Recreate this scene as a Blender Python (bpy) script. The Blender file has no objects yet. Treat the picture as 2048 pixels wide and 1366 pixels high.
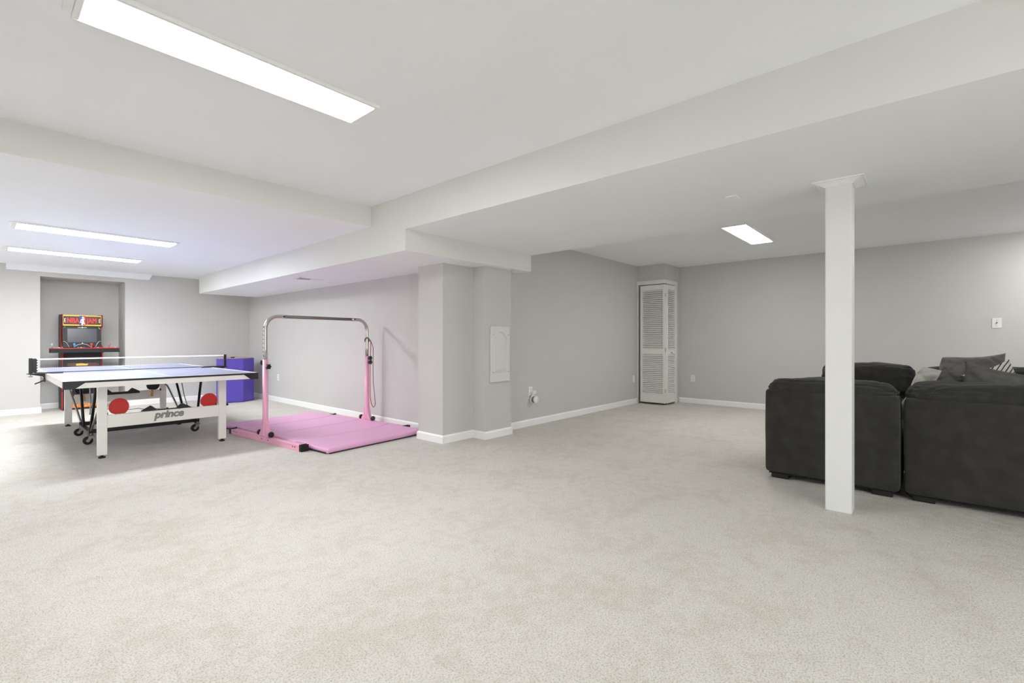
import bpy, bmesh, math, random
from mathutils import Vector, Matrix, noise
random.seed(4)
C = bpy.context.scene.collection
SC = bpy.context.scene
PI = math.pi

# ------------------------------------------------------------------ camera
cam_d = bpy.data.cameras.new('camera')
cam = bpy.data.objects.new('camera', cam_d); C.objects.link(cam)
cam_d.sensor_width = 36.0
cam_d.lens = 946.0 / 2048.0 * 36.0
cam_d.shift_y = -(683.0 - 680.6) / 2048.0
cam_d.clip_start = 0.02
YAW = math.atan2(836.0, 946.0)                 # world X = direction of the right vanishing point
cam.location = (0, 0, 1.10)
cam.rotation_euler = (PI / 2, 0, -(PI / 2 - (PI / 2 - YAW)))
fw = Vector((math.cos(YAW), math.sin(YAW), 0))
cam.rotation_euler = fw.to_track_quat('-Z', 'Y').to_euler()
SC.camera = cam

# ------------------------------------------------------------------ light and exposure
SC.view_settings.view_transform = 'Standard'
SC.view_settings.look = 'None'
SC.view_settings.gamma = 1.0
SC.view_settings.use_curve_mapping = False
SC.view_settings.exposure = 0.66
LAMP_MAIN = 26.5        # emission of the ceiling panels in the main and table-tennis areas
LAMP_LEFT = 40.0
LAMP_RIGHT = 19.0
# soft fill lights added without a known source, at the side wall and behind camera
dl = bpy.data.lights.new('fill_light', 'AREA'); dl.shape = 'RECTANGLE'; dl.size = 6.0; dl.size_y = 1.9; dl.energy = 21; dl.color = (0.95, 0.98, 1.0)
dlo = bpy.data.objects.new('fill_light', dl); C.objects.link(dlo); dlo.location = (-2.15, 7.1, 1.05)
dlo.rotation_euler = Vector((1, 0, 0)).to_track_quat('-Z', 'Y').to_euler()
d2 = bpy.data.lights.new('fill_light', 'AREA'); d2.shape = 'RECTANGLE'; d2.size = 4.2; d2.size_y = 1.9; d2.energy = 62; d2.color = (0.95, 0.98, 1.0)
d2o = bpy.data.objects.new('fill_light', d2); C.objects.link(d2o); d2o.location = (0.2, -4.55, 1.05)
d2o.rotation_euler = Vector((0, 1, 0)).to_track_quat('-Z', 'Y').to_euler()
SC.cycles.max_bounces = 12
SC.cycles.diffuse_bounces = 8
SC.cycles.use_denoising = True
w = bpy.data.worlds.new('world'); SC.world = w
w.use_nodes = True
w.node_tree.nodes['Background'].inputs[0].default_value = (0.8, 0.85, 0.9, 1)
w.node_tree.nodes['Background'].inputs[1].default_value = 0.3


# ------------------------------------------------------------------ materials
def lin(c):
    return tuple(((v / 12.92) if v <= 0.04045 else ((v + 0.055) / 1.055) ** 2.4) for v in c)


def rgb(r, g, b):
    return lin((r / 255, g / 255, b / 255)) + (1,)


def mat(name, col, rough=0.5, metal=0.0, var=0.0, vscale=20.0, bump=0.0, bscale=60.0, spec=0.5, sheen=0.0):
    m = bpy.data.materials.new(name); m.use_nodes = True
    nt = m.node_tree; b = nt.nodes['Principled BSDF']
    b.inputs['Base Color'].default_value = col
    b.inputs['Roughness'].default_value = rough
    b.inputs['Metallic'].default_value = metal
    b.inputs['Specular IOR Level'].default_value = spec
    if sheen:
        b.inputs['Sheen Weight'].default_value = sheen
        b.inputs['Sheen Roughness'].default_value = 0.5
    tc = nt.nodes.new('ShaderNodeTexCoord')
    if var:
        n = nt.nodes.new('ShaderNodeTexNoise'); n.inputs['Scale'].default_value = vscale; n.inputs['Detail'].default_value = 4
        nt.links.new(tc.outputs['Object'], n.inputs['Vector'])
        r = nt.nodes.new('ShaderNodeValToRGB')
        r.color_ramp.elements[0].position = 0.3; r.color_ramp.elements[1].position = 0.7
        r.color_ramp.elements[0].color = tuple(c * (1 - var) for c in col[:3]) + (1,)
        r.color_ramp.elements[1].color = tuple(min(1, c * (1 + var)) for c in col[:3]) + (1,)
        nt.links.new(n.outputs['Fac'], r.inputs['Fac']); nt.links.new(r.outputs['Color'], b.inputs['Base Color'])
    if bump:
        n2 = nt.nodes.new('ShaderNodeTexNoise'); n2.inputs['Scale'].default_value = bscale; n2.inputs['Detail'].default_value = 5
        nt.links.new(tc.outputs['Object'], n2.inputs['Vector'])
        bp = nt.nodes.new('ShaderNodeBump'); bp.inputs['Strength'].default_value = bump; bp.inputs['Distance'].default_value = 0.01
        nt.links.new(n2.outputs['Fac'], bp.inputs['Height']); nt.links.new(bp.outputs['Normal'], b.inputs['Normal'])
    return m


def emat(name, col, strength):
    m = bpy.data.materials.new(name); m.use_nodes = True
    nt = m.node_tree; b = nt.nodes['Principled BSDF']
    b.inputs['Base Color'].default_value = (0.8, 0.8, 0.8, 1)
    b.inputs['Emission Color'].default_value = col
    b.inputs['Emission Strength'].default_value = strength
    return m


M = {}
M['wall'] = mat('wall_paint', rgb(199, 197, 194), 0.75, var=0.012, vscale=3, bump=0.05, bscale=220, spec=0.25)
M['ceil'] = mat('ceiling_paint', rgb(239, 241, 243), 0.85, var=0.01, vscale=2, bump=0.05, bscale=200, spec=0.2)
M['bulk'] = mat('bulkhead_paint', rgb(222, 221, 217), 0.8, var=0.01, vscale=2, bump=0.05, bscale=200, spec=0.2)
M['panelpaint'] = mat('panel_paint', rgb(214, 212, 208), 0.5, var=0.01, vscale=5)
M['trim'] = mat('trim_paint', rgb(238, 238, 236), 0.4, var=0.01, vscale=5)
M['post'] = mat('post_paint', rgb(228, 228, 226), 0.45, var=0.01, vscale=5)
M['door'] = mat('door_paint', rgb(228, 226, 221), 0.5, var=0.015, vscale=8)
M['plastic'] = mat('white_plastic', rgb(232, 231, 226), 0.35, var=0.01)
M['greyplastic'] = mat('grey_plastic', rgb(130, 128, 124), 0.45, var=0.03)
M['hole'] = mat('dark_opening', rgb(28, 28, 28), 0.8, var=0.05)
M['lens_main'] = emat('lamp_lens_main', (0.965, 0.985, 1.0, 1), LAMP_MAIN)
M['lens_left'] = emat('lamp_lens_left', (0.95, 0.98, 1.0, 1), LAMP_LEFT)
M['lens_right'] = emat('lamp_lens_right', (0.985, 0.99, 1.0, 1), LAMP_RIGHT)
M['lampframe'] = mat('lamp_frame', rgb(236, 236, 234), 0.4, var=0.01)
M['sofa'] = mat('charcoal_fabric', rgb(57, 56, 53), 0.95, var=0.17, vscale=11, bump=0.4, bscale=260, spec=0.1, sheen=0.12)
M['sofadark'] = mat('sofa_underside', rgb(20, 20, 20), 0.9, var=0.05)
M['sofafoot'] = mat('black_wood', rgb(22, 20, 19), 0.5, var=0.1)
M['pil_dark'] = mat('slate_fabric', rgb(106, 104, 100), 0.95, var=0.10, vscale=14, bump=0.2, bscale=350, spec=0.1, sheen=0.1)
M['pil_light'] = mat('ivory_fabric', rgb(214, 211, 202), 0.95, var=0.02, vscale=20, bump=0.2, bscale=380, spec=0.1)
M['ttblue'] = mat('table_blue', rgb(126, 131, 160), 0.36, var=0.015, vscale=6, spec=0.8)
M['ttwhite'] = mat('table_white', rgb(240, 238, 232), 0.3, var=0.01)
M['ttline'] = mat('line_white', rgb(245, 245, 245), 0.4, var=0.01)
M['black'] = mat('black_plastic', rgb(24, 24, 26), 0.4, var=0.05)
M['blacksteel'] = mat('black_steel', rgb(30, 30, 31), 0.35, metal=0.3, var=0.05)
M['zinc'] = mat('zinc_steel', rgb(160, 158, 150), 0.35, metal=0.8, var=0.05)
M['rubber'] = mat('rubber', rgb(22, 22, 22), 0.7, var=0.05)
M['grey_print'] = mat('grey_print', rgb(134, 132, 129), 0.5, var=0.02)
M['padred'] = mat('paddle_red', rgb(200, 34, 26), 0.5, var=0.03)
M['padblk'] = mat('paddle_black', rgb(20, 20, 20), 0.6, var=0.03)
M['wood'] = mat('handle_wood', rgb(196, 150, 96), 0.5, var=0.12, vscale=40)
M['pink'] = mat('pink_powdercoat', rgb(233, 170, 196), 0.35, var=0.02)
M['pinkmat'] = mat('pink_vinyl', rgb(224, 168, 205), 0.42, var=0.025, vscale=5, bump=0.12, bscale=14)
M['chrome'] = mat('chrome', rgb(192, 190, 185), 0.2, metal=1.0, var=0.02)
M['barwood'] = mat('brushed_bar', rgb(128, 122, 114), 0.4, metal=0.6, var=0.08, vscale=40)
M['strapred'] = mat('strap_red', rgb(190, 60, 70), 0.7, var=0.05)
M['strapbrown'] = mat('strap_brown', rgb(112, 88, 82), 0.7, var=0.05)
M['purple'] = mat('purple_vinyl', rgb(84, 66, 172), 0.38, var=0.04, vscale=5, bump=0.25, bscale=9)
M['tan'] = mat('tan_velcro', rgb(190, 165, 140), 0.8, var=0.05)
M['arcblack'] = mat('cabinet_black', rgb(15, 14, 16), 0.5, var=0.08)
M['arcred'] = mat('cabinet_red', rgb(198, 40, 44), 0.4, var=0.04)
M['arcscreen'] = mat('screen_glass', rgb(84, 86, 92), 0.18, var=0.03)
M['arcyel'] = mat('marquee_yellow', rgb(232, 196, 70), 0.4, var=0.05)
M['arcorange'] = mat('orange_print', rgb(236, 140, 50), 0.5, var=0.12, vscale=60)
M['arcbrown'] = mat('brown_print', rgb(88, 52, 36), 0.5, var=0.2, vscale=50)
M['arcwhite'] = mat('white_print', rgb(225, 225, 225), 0.45, var=0.02)
M['arctext'] = mat('red_letters', rgb(206, 60, 54), 0.45, var=0.03)
M['arcblue'] = mat('blue_print', rgb(50, 76, 160), 0.45, var=0.03)
M['stickblue'] = mat('stick_blue', rgb(70, 170, 220), 0.3, var=0.02)
M['stickred'] = mat('stick_red', rgb(220, 60, 55), 0.3, var=0.02)
M['stickpale'] = mat('stick_pale', rgb(150, 190, 200), 0.3, var=0.02)
M['stickgrey'] = mat('stick_greyred', rgb(180, 130, 130), 0.3, var=0.02)


def checker_orange():
    m = bpy.data.materials.new('basket_print'); m.use_nodes = True
    nt = m.node_tree; b = nt.nodes['Principled BSDF']; b.inputs['Roughness'].default_value = 0.5
    tc = nt.nodes.new('ShaderNodeTexCoord'); v = nt.nodes.new('ShaderNodeTexVoronoi'); v.inputs['Scale'].default_value = 55
    nt.links.new(tc.outputs['Object'], v.inputs['Vector'])
    r = nt.nodes.new('ShaderNodeValToRGB')
    r.color_ramp.elements[0].color = rgb(246, 186, 92); r.color_ramp.elements[1].color = rgb(205, 96, 30)
    r.color_ramp.elements[0].position = 0.1; r.color_ramp.elements[1].position = 0.75
    nt.links.new(v.outputs['Distance'], r.inputs['Fac']); nt.links.new(r.outputs['Color'], b.inputs['Base Color'])
    return m


M['basket'] = checker_orange()


def carpet():
    m = bpy.data.materials.new('cut_pile_carpet'); m.use_nodes = True
    nt = m.node_tree; b = nt.nodes['Principled BSDF']
    b.inputs['Roughness'].default_value = 0.95; b.inputs['Specular IOR Level'].default_value = 0.05
    tc = nt.nodes.new('ShaderNodeTexCoord')
    L = nt.links.new

    def nz(scale, detail, rough=0.6, dist=0.0):
        n = nt.nodes.new('ShaderNodeTexNoise'); n.inputs['Scale'].default_value = scale
        n.inputs['Detail'].default_value = detail; n.inputs['Roughness'].default_value = rough
        n.inputs['Distortion'].default_value = dist
        L(tc.outputs['Object'], n.inputs['Vector']); return n
    fine = nz(150, 2, 0.6, 0.3)
    mid = nz(14, 3, 0.6, 0.5)
    big = nz(2.3, 5, 0.65, 0.8)
    r = nt.nodes.new('ShaderNodeValToRGB')
    r.color_ramp.elements[0].position = 0.30; r.color_ramp.elements[0].color = rgb(184, 179, 169)
    r.color_ramp.elements[1].position = 0.54; r.color_ramp.elements[1].color = rgb(222, 218, 211)
    L(fine.outputs['Fac'], r.inputs['Fac'])  # low spots of the pile coloured darker, pit shade put into the colour
    mx = nt.nodes.new('ShaderNodeMix'); mx.data_type = 'RGBA'; mx.blend_type = 'MULTIPLY'; mx.inputs[0].default_value = 1.0
    r2 = nt.nodes.new('ShaderNodeValToRGB')
    r2.color_ramp.elements[0].position = 0.40; r2.color_ramp.elements[0].color = (0.915, 0.905, 0.865, 1)
    r2.color_ramp.elements[1].position = 0.54; r2.color_ramp.elements[1].color = (1, 1, 1, 1)
    add = nt.nodes.new('ShaderNodeMath'); add.operation = 'MULTIPLY_ADD'; add.inputs[1].default_value = 0.45
    half = nt.nodes.new('ShaderNodeMath'); half.operation = 'MULTIPLY'; half.inputs[1].default_value = 0.55
    L(big.outputs['Fac'], half.inputs[0]); L(mid.outputs['Fac'], add.inputs[0]); L(half.outputs[0], add.inputs[2])
    L(add.outputs[0], r2.inputs['Fac'])
    L(r.outputs['Color'], mx.inputs[6]); L(r2.outputs['Color'], mx.inputs[7]); L(mx.outputs[2], b.inputs['Base Color'])
    bp = nt.nodes.new('ShaderNodeBump'); bp.inputs['Strength'].default_value = 0.7; bp.inputs['Distance'].default_value = 0.012
    L(fine.outputs['Fac'], bp.inputs['Height'])
    bp2 = nt.nodes.new('ShaderNodeBump'); bp2.inputs['Strength'].default_value = 0.25; bp2.inputs['Distance'].default_value = 0.03
    L(mid.outputs['Fac'], bp2.inputs['Height']); L(bp.outputs['Normal'], bp2.inputs['Normal'])
    L(bp2.outputs['Normal'], b.inputs['Normal'])
    return m


M['carpet'] = carpet()


def striped():
    m = bpy.data.materials.new('striped_fabric'); m.use_nodes = True
    nt = m.node_tree; b = nt.nodes['Principled BSDF']; b.inputs['Roughness'].default_value = 0.9
    tc = nt.nodes.new('ShaderNodeTexCoord'); sep = nt.nodes.new('ShaderNodeSeparateXYZ')
    nt.links.new(tc.outputs['UV'], sep.inputs[0])
    mm = nt.nodes.new('ShaderNodeMath'); mm.operation = 'MULTIPLY'; mm.inputs[1].default_value = 17
    fr = nt.nodes.new('ShaderNodeMath'); fr.operation = 'FRACT'
    nt.links.new(sep.outputs['X'], mm.inputs[0]); nt.links.new(mm.outputs[0], fr.inputs[0])
    r = nt.nodes.new('ShaderNodeValToRGB'); r.color_ramp.interpolation = 'CONSTANT'
    r.color_ramp.elements[0].color = rgb(222, 220, 212); r.color_ramp.elements[1].position = 0.72
    r.color_ramp.elements[1].color = rgb(52, 52, 52)
    nt.links.new(fr.outputs[0], r.inputs['Fac']); nt.links.new(r.outputs['Color'], b.inputs['Base Color'])
    return m


M['stripes'] = striped()


# ------------------------------------------------------------------ mesh helpers (all take world coordinates)
def nb():
    return bmesh.new()


def _basis(d, up=Vector((0, 0, 1))):
    d = d.normalized()
    if abs(d.dot(up)) > 0.98:
        up = Vector((0, 1, 0))
    s = d.cross(up).normalized(); u = s.cross(d).normalized()
    return s, u


def box(bm, x0, x1, y0, y1, z0, z1, bev=0.0, seg=1, rot=None):
    """axis-aligned box, or rot = Matrix applied afterwards"""
    t = bmesh.new()
    bmesh.ops.create_cube(t, size=1)
    for v in t.verts:
        v.co = Vector(((x0 + x1) / 2 + v.co.x * (x1 - x0), (y0 + y1) / 2 + v.co.y * (y1 - y0), (z0 + z1) / 2 + v.co.z * (z1 - z0)))
    if bev:
        bmesh.ops.bevel(t, geom=t.edges[:], offset=bev, segments=seg, affect='EDGES', profile=0.5)
    if rot:
        t.transform(rot)
    _join(bm, t)
    return bm


def _join(bm, t):
    me = bpy.data.meshes.new('tmp'); t.to_mesh(me); t.free(); bm.from_mesh(me); bpy.data.meshes.remove(me)


def obox(bm, a, b, wid, hei, bev=0.0, up=Vector((0, 0, 1))):
    """box beam from a to b (centre line)"""
    a = Vector(a); b = Vector(b); d = b - a
    s, u = _basis(d, up)
    t = bmesh.new(); bmesh.ops.create_cube(t, size=1)
    L = d.length; dn = d.normalized()
    for v in t.verts:
        v.co = (a + b) / 2 + dn * v.co.x * L + s * v.co.y * wid + u * v.co.z * hei
    if bev:
        bmesh.ops.bevel(t, geom=t.edges[:], offset=bev, segments=2, affect='EDGES', profile=0.5)
    _join(bm, t)
    return bm


def tube(bm, pts, r, n=12, flat=1.0, close=False):
    pts = [Vector(p) for p in pts]
    rings = []
    rr = r if isinstance(r, (list, tuple)) else [r] * len(pts)
    us = None
    for i, p in enumerate(pts):
        if close:
            d = pts[(i + 1) % len(pts)] - pts[i - 1]
        else:
            d = pts[min(i + 1, len(pts) - 1)] - pts[max(i - 1, 0)]
        s, u = _basis(d)
        if us is not None:   # keep the frame steady
            u = (us - d.normalized() * us.dot(d.normalized()))
            u = u.normalized() if u.length > 1e-6 else _basis(d)[1]
            s = d.normalized().cross(u)
        us = u
        rings.append([bm.verts.new(p + s * math.cos(2 * PI * k / n) * rr[i] + u * math.sin(2 * PI * k / n) * rr[i] * flat) for k in range(n)])
    m = len(rings)
    for i in range(m if close else m - 1):
        a, b = rings[i], rings[(i + 1) % m]
        for k in range(n):
            bm.faces.new((a[k], a[(k + 1) % n], b[(k + 1) % n], b[k])).smooth = True
    if not close:
        bm.faces.new(rings[0][::-1]); bm.faces.new(rings[-1])
    return bm


def cyl(bm, a, b, r, n=20, r2=None):
    return tube(bm, [a, b], [r, r if r2 is None else r2], n)


def prism(bm, poly, axis, a0, a1):
    """poly: list of 2D points; axis 'X': (y,z) extruded in x, 'Y': (x,z), 'Z': (x,y)"""
    def P(p, a):
        return {'X': (a, p[0], p[1]), 'Y': (p[0], a, p[1]), 'Z': (p[0], p[1], a)}[axis]
    A = [bm.verts.new(P(p, a0)) for p in poly]; B = [bm.verts.new(P(p, a1)) for p in poly]
    n = len(poly)
    bm.faces.new(A); bm.faces.new(B[::-1])
    for i in range(n):
        bm.faces.new((A[i], B[i], B[(i + 1) % n], A[(i + 1) % n]))
    bmesh.ops.recalc_face_normals(bm, faces=bm.faces[:])
    return bm


def roundbox(bm, c, size, r, n=(10, 10, 10), amp=0.0, sc=4.0, puff=(0, 0, 0), seed=0.0, rot=None, fn=None):
    """subdivided box with rounded edges, gentle noise and puffed faces"""
    t = bmesh.new()
    hx, hy, hz = size[0] / 2, size[1] / 2, size[2] / 2
    vd = {}

    def V(x, y, z):
        k = (round(x, 5), round(y, 5), round(z, 5))
        if k not in vd:
            vd[k] = t.verts.new((x, y, z))
        return vd[k]
    for ax in range(3):
        o = [i for i in range(3) if i != ax]
        for s in (-1, 1):
            for i in range(n[o[0]]):
                for j in range(n[o[1]]):
                    q = []
                    for (di, dj) in ((0, 0), (1, 0), (1, 1), (0, 1)):
                        p = [0, 0, 0]
                        p[ax] = s
                        # finer near the edges
                        p[o[0]] = math.sin((-1 + 2 * (i + di) / n[o[0]]) * PI / 2)
                        p[o[1]] = math.sin((-1 + 2 * (j + dj) / n[o[1]]) * PI / 2)
                        q.append(V(*p))
                    try:
                        f = t.faces.new(q if s > 0 else q[::-1]); f.smooth = True
                    except ValueError:
                        pass
    for v in t.verts:
        u = v.co.copy()
        p = Vector((u.x * hx, u.y * hy, u.z * hz))
        inn = Vector((max(-hx + r, min(hx - r, p.x)), max(-hy + r, min(hy - r, p.y)), max(-hz + r, min(hz - r, p.z))))
        d = p - inn
        if d.length > 1e-6:
            p = inn + d.normalized() * r
        # puffing
        bx = (1 - u.y ** 2) * (1 - u.z ** 2); by = (1 - u.x ** 2) * (1 - u.z ** 2); bz = (1 - u.x ** 2) * (1 - u.y ** 2)
        p += Vector((u.x * bx * puff[0], u.y * by * puff[1], u.z * bz * puff[2]))
        if amp:
            nn = noise.noise_vector(Vector((p.x * sc + seed, p.y * sc + seed * 1.7, p.z * sc * 1.3)))
            p += nn * amp
        if fn:
            p = fn(p, u)
        v.co = p
    bmesh.ops.recalc_face_normals(t, faces=t.faces[:])
    mt = Matrix.Translation(Vector(c))
    if rot is not None:
        mt = mt @ rot
    t.transform(mt)
    _join(bm, t)
    return bm


def lathe(bm, prof, origin, axis=Vector((0, 0, 1)), n=20):
    """prof: list of (radius, height along axis)"""
    axis = Vector(axis).normalized(); s, u = _basis(axis); o = Vector(origin)
    rings = []
    for (r, h) in prof:
        rings.append([bm.verts.new(o + axis * h + (s * math.cos(2 * PI * k / n) + u * math.sin(2 * PI * k / n)) * max(r, 1e-4)) for k in range(n)])
    for a, b in zip(rings, rings[1:]):
        for k in range(n):
            bm.faces.new((a[k], b[k], b[(k + 1) % n], a[(k + 1) % n])).smooth = True
    bm.faces.new(rings[0]); bm.faces.new(rings[-1][::-1])
    bmesh.ops.recalc_face_normals(bm, faces=bm.faces[:])
    return bm


def textbm(body, size, depth=0.002, shear=0.0, offset=0.0, align='CENTER', spacing=1.0):
    cu = bpy.data.curves.new('tmp_text', 'FONT'); cu.body = body; cu.size = size; cu.extrude = depth; cu.shear = shear
    cu.offset = offset; cu.align_x = align; cu.space_character = spacing; cu.resolution_u = 3
    o = bpy.data.objects.new('tmp_text', cu); C.objects.link(o)
    dg = bpy.context.evaluated_depsgraph_get(); me = bpy.data.meshes.new_from_object(o.evaluated_get(dg))
    bm = bmesh.new(); bm.from_mesh(me)
    bpy.data.objects.remove(o); bpy.data.curves.remove(cu); bpy.data.meshes.remove(me)
    return bm


def wall_text(bm, origin, sx=1.0):
    """text standing in the XZ plane, read from -Y"""
    m = Matrix(((sx, 0, 0, origin[0]), (0, 0, -1, origin[1]), (0, 1, 0, origin[2]), (0, 0, 0, 1)))
    bm.transform(m)
    return bm


def wloc(o):
    v = Vector((0, 0, 0))
    while o is not None:
        v += o.location; o = o.parent
    return v


def obj(name, bm, m, parent=None, label=None):
    """link bm (world coordinates) as ONE mesh object, under parent if given"""
    base = wloc(parent) if parent is not None else Vector((0, 0, 0))
    if base.length:
        bm.transform(Matrix.Translation(-base))
    me = bpy.data.meshes.new(name); bm.to_mesh(me); bm.free()
    me.materials.append(M[m])
    o = bpy.data.objects.new(name, me); C.objects.link(o)
    if parent is not None:
        o.parent = parent
    if label:
        o['label'] = label
    return o


def thing(name, label, cat, loc, group=None):
    o = bpy.data.objects.new(name, None); C.objects.link(o)
    o.location = loc; o['label'] = label; o['category'] = cat; o.empty_display_size = 0.05
    if group:
        o['group'] = group
    return o


def one(name, bm, m, label, cat, loc, group=None):
    """a thing that is a single mesh, its origin at loc"""
    bm.transform(Matrix.Translation(-Vector(loc)))
    o = obj(name, bm, m); o.location = loc
    o['label'] = label; o['category'] = cat
    if group:
        o['group'] = group
    return o


def struct(name, bm, m, parent=None, label=None):
    o = obj(name, bm, m, parent, label)
    if parent is None:
        o['kind'] = 'structure'
    return o


# ------------------------------------------------------------------ the room
XM, YM = -2.2, -4.6            # walls behind the camera
Z_MAIN, Z_LEFT, Z_DROP, Z_SOF, Z_RIGHT = 2.43, 2.225, 2.12, 1.925, 2.40
XB = 2.60                      # face of the long beam
YL = 10.10                     # wall behind the arcade
XW1, YW2, XR = 3.58, 3.86, 8.30

struct('floor', box(nb(), XM - .1, XR + .1, YM - .1, 10.8, -0.1, 0), 'carpet', label='beige cut-pile carpet over the whole basement')
struct('ceiling', box(nb(), XM - .1, XB + .1, YM - .1, 4.165, Z_MAIN, Z_MAIN + .12), 'ceil', label='high flat ceiling of the main area')
struct('ceiling', box(nb(), XM - .1, XW1 + .1, 4.165, 10.3, Z_LEFT, Z_MAIN + .12), 'ceil', label='lower ceiling over the table tennis area')
struct('ceiling', box(nb(), 4.42, XR + .1, YM - .1, YW2 + .1, Z_RIGHT, Z_RIGHT + .12), 'ceil', label='ceiling of the area with the sofas')
struct('beam', box(nb(), XB, 4.42, YM - .1, 3.6, Z_DROP, Z_MAIN + .12), 'ceil', label='wide boxed beam resting on the white post')
sof = nb()
prism(sof, [(XB, 3.6), (4.42, 3.6), (4.42, YW2 + .02), (XW1 + .02, YW2 + .02), (XW1 + .02, 9.67), (XB, 9.67)], 'Z', Z_SOF, Z_MAIN + .12)
struct('soffit', sof, 'ceil', label='low boxed duct soffit along the grey wall')

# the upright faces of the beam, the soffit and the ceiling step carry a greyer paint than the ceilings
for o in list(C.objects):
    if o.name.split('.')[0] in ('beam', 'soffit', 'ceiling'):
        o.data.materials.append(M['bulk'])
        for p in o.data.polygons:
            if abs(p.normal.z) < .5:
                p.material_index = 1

# wall with the arcade niche
NX0, NX1, NZ = 0.636, 1.645, 2.072
wl = nb()
prism(wl, [(XM - .1, 0), (NX0, 0), (NX0, NZ), (NX1, NZ), (NX1, 0), (XW1 + .1, 0), (XW1 + .1, Z_LEFT + .02), (XM - .1, Z_LEFT + .02)], 'Y', YL, YL + .545)
struct('wall_left', wl, 'wall', label='pale grey wall with the arcade niche')
struct('wall_niche', box(nb(), NX0 - .1, NX1 + .1, YL + .545, YL + .7, 0, NZ + .1), 'wall', label='back wall of the arcade niche')
# boxed header over the niche, its right end cut at a slant
struct('header', prism(nb(), [(0.28, 2.133), (1.955, 2.133), (2.0, Z_LEFT + .01), (0.28, Z_LEFT + .01)], 'Y', YL - .10, YL + .02), 'ceil', label='shallow boxed header above the niche')
struct('wall_centre', box(nb(), XW1, XW1 + .15, YW2 + .2, YL + .1, 0, Z_LEFT + .1), 'wall', label='grey wall behind the gymnastics bar')
cw = nb()
prism(cw, [(3.283, 3.886), (3.727, 3.886), (3.727, 3.690), (4.157, 3.690), (4.157, YW2 + .1), (XW1 + .05, YW2 + .1), (XW1 + .05, 4.304), (3.283, 4.304)], 'Z', 0, Z_SOF + .02)
struct('column', cw, 'wall', label='stepped grey boxed-in column carrying the access panel')
struct('wall_middle', box(nb(), 4.10, XR + .1, YW2, YW2 + .15, 0, Z_RIGHT + .05), 'wall', label='grey wall between the column and the louvered door')
struct('wall_right', box(nb(), XR, XR + .15, YM - .1, YW2 + .1, 0, Z_RIGHT + .05), 'wall', label='grey wall behind the sofas')
struct('wall_near', box(nb(), XM - .1, XR + .1, YM - .15, YM, 0, Z_MAIN + .1), 'wall')
struct('wall_side', box(nb(), XM - .15, XM, YM - .1, 10.7, 0, Z_MAIN + .1), 'wall')

# corner closet: bulkhead over the folding door
CX, CY = 7.70, 3.36
struct('bulkhead', box(nb(), CX, XR + .02, CY, YW2 + .02, 2.065, Z_RIGHT + .02), 'wall', label='grey bulkhead above the corner closet')
struct('wall_closet', box(nb(), 8.105, XR + .02, CY, CY + .06, 0, 2.07), 'wall', label='short grey return beside the closet casing')


def baseboard(name, x0, y0, x1, y1, nx, ny, e0=0, e1=0, label=None):
    """skirting from (x0,y0) to (x1,y1); (nx,ny) points into the room; e0/e1 mitre the ends: +1 outer corner, -1 inner corner"""
    bm = nb(); h, t = 0.086, 0.014
    L = math.hypot(x1 - x0, y1 - y0); dx, dy = (x1 - x0) / L, (y1 - y0) / L
    prof = [(0, 0), (t, 0), (t, h - .016), (t * .55, h - .004), (t * .3, h), (0, h)]
    A = [bm.verts.new((x0 + nx * p[0] - dx * e0 * p[0], y0 + ny * p[0] - dy * e0 * p[0], p[1])) for p in prof]
    B = [bm.verts.new((x1 + nx * p[0] + dx * e1 * p[0], y1 + ny * p[0] + dy * e1 * p[0], p[1])) for p in prof]
    bm.faces.new(A); bm.faces.new(B[::-1])
    for i in range(len(prof)):
        k = (i + 1) % len(prof); bm.faces.new((A[i], B[i], B[k], A[k]))
    bmesh.ops.recalc_face_normals(bm, faces=bm.faces[:])
    struct(name, bm, 'trim', label=label)


baseboard('baseboard_left', XM, YL, NX0, YL, 0, -1, -1, 1)
baseboard('baseboard_left', NX1, YL, XW1, YL, 0, -1, 1, -1)
baseboard('baseboard_niche', NX0, YL + .545, NX1, YL + .545, 0, -1, -1, -1)
baseboard('baseboard_niche', NX0, YL, NX0, YL + .545, 1, 0, 1, -1)
baseboard('baseboard_niche', NX1, YL, NX1, YL + .545, -1, 0, 1, -1)
baseboard('baseboard_centre', XW1, 4.304, XW1, YL, -1, 0, -1, -1)
baseboard('baseboard_column', XW1, 4.304, 3.283, 4.304, 0, 1, -1, 1)
baseboard('baseboard_column', 3.283, 3.886, 3.283, 4.304, -1, 0, 1, 1)
baseboard('baseboard_column', 3.283, 3.886, 3.727, 3.886, 0, -1, 1, -1)
baseboard('baseboard_column', 3.727, 3.690, 3.727, 3.886, -1, 0, 1, -1)
baseboard('baseboard_column', 3.727, 3.690, 4.157, 3.690, 0, -1, 1, 1)
baseboard('baseboard_column', 4.157, 3.690, 4.157, YW2, 1, 0, 1, -1)
baseboard('baseboard_middle', 4.157, YW2, CX - .02, YW2, 0, -1, -1, 0)
baseboard('baseboard_right', XR, YM, XR, CY, -1, 0, -1, -1)
baseboard('baseboard_near', XM, YM, XR, YM, 0, 1, -1, -1)
baseboard('baseboard_side', XM, YM, XM, YL, 1, 0, -1, -1)

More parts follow.
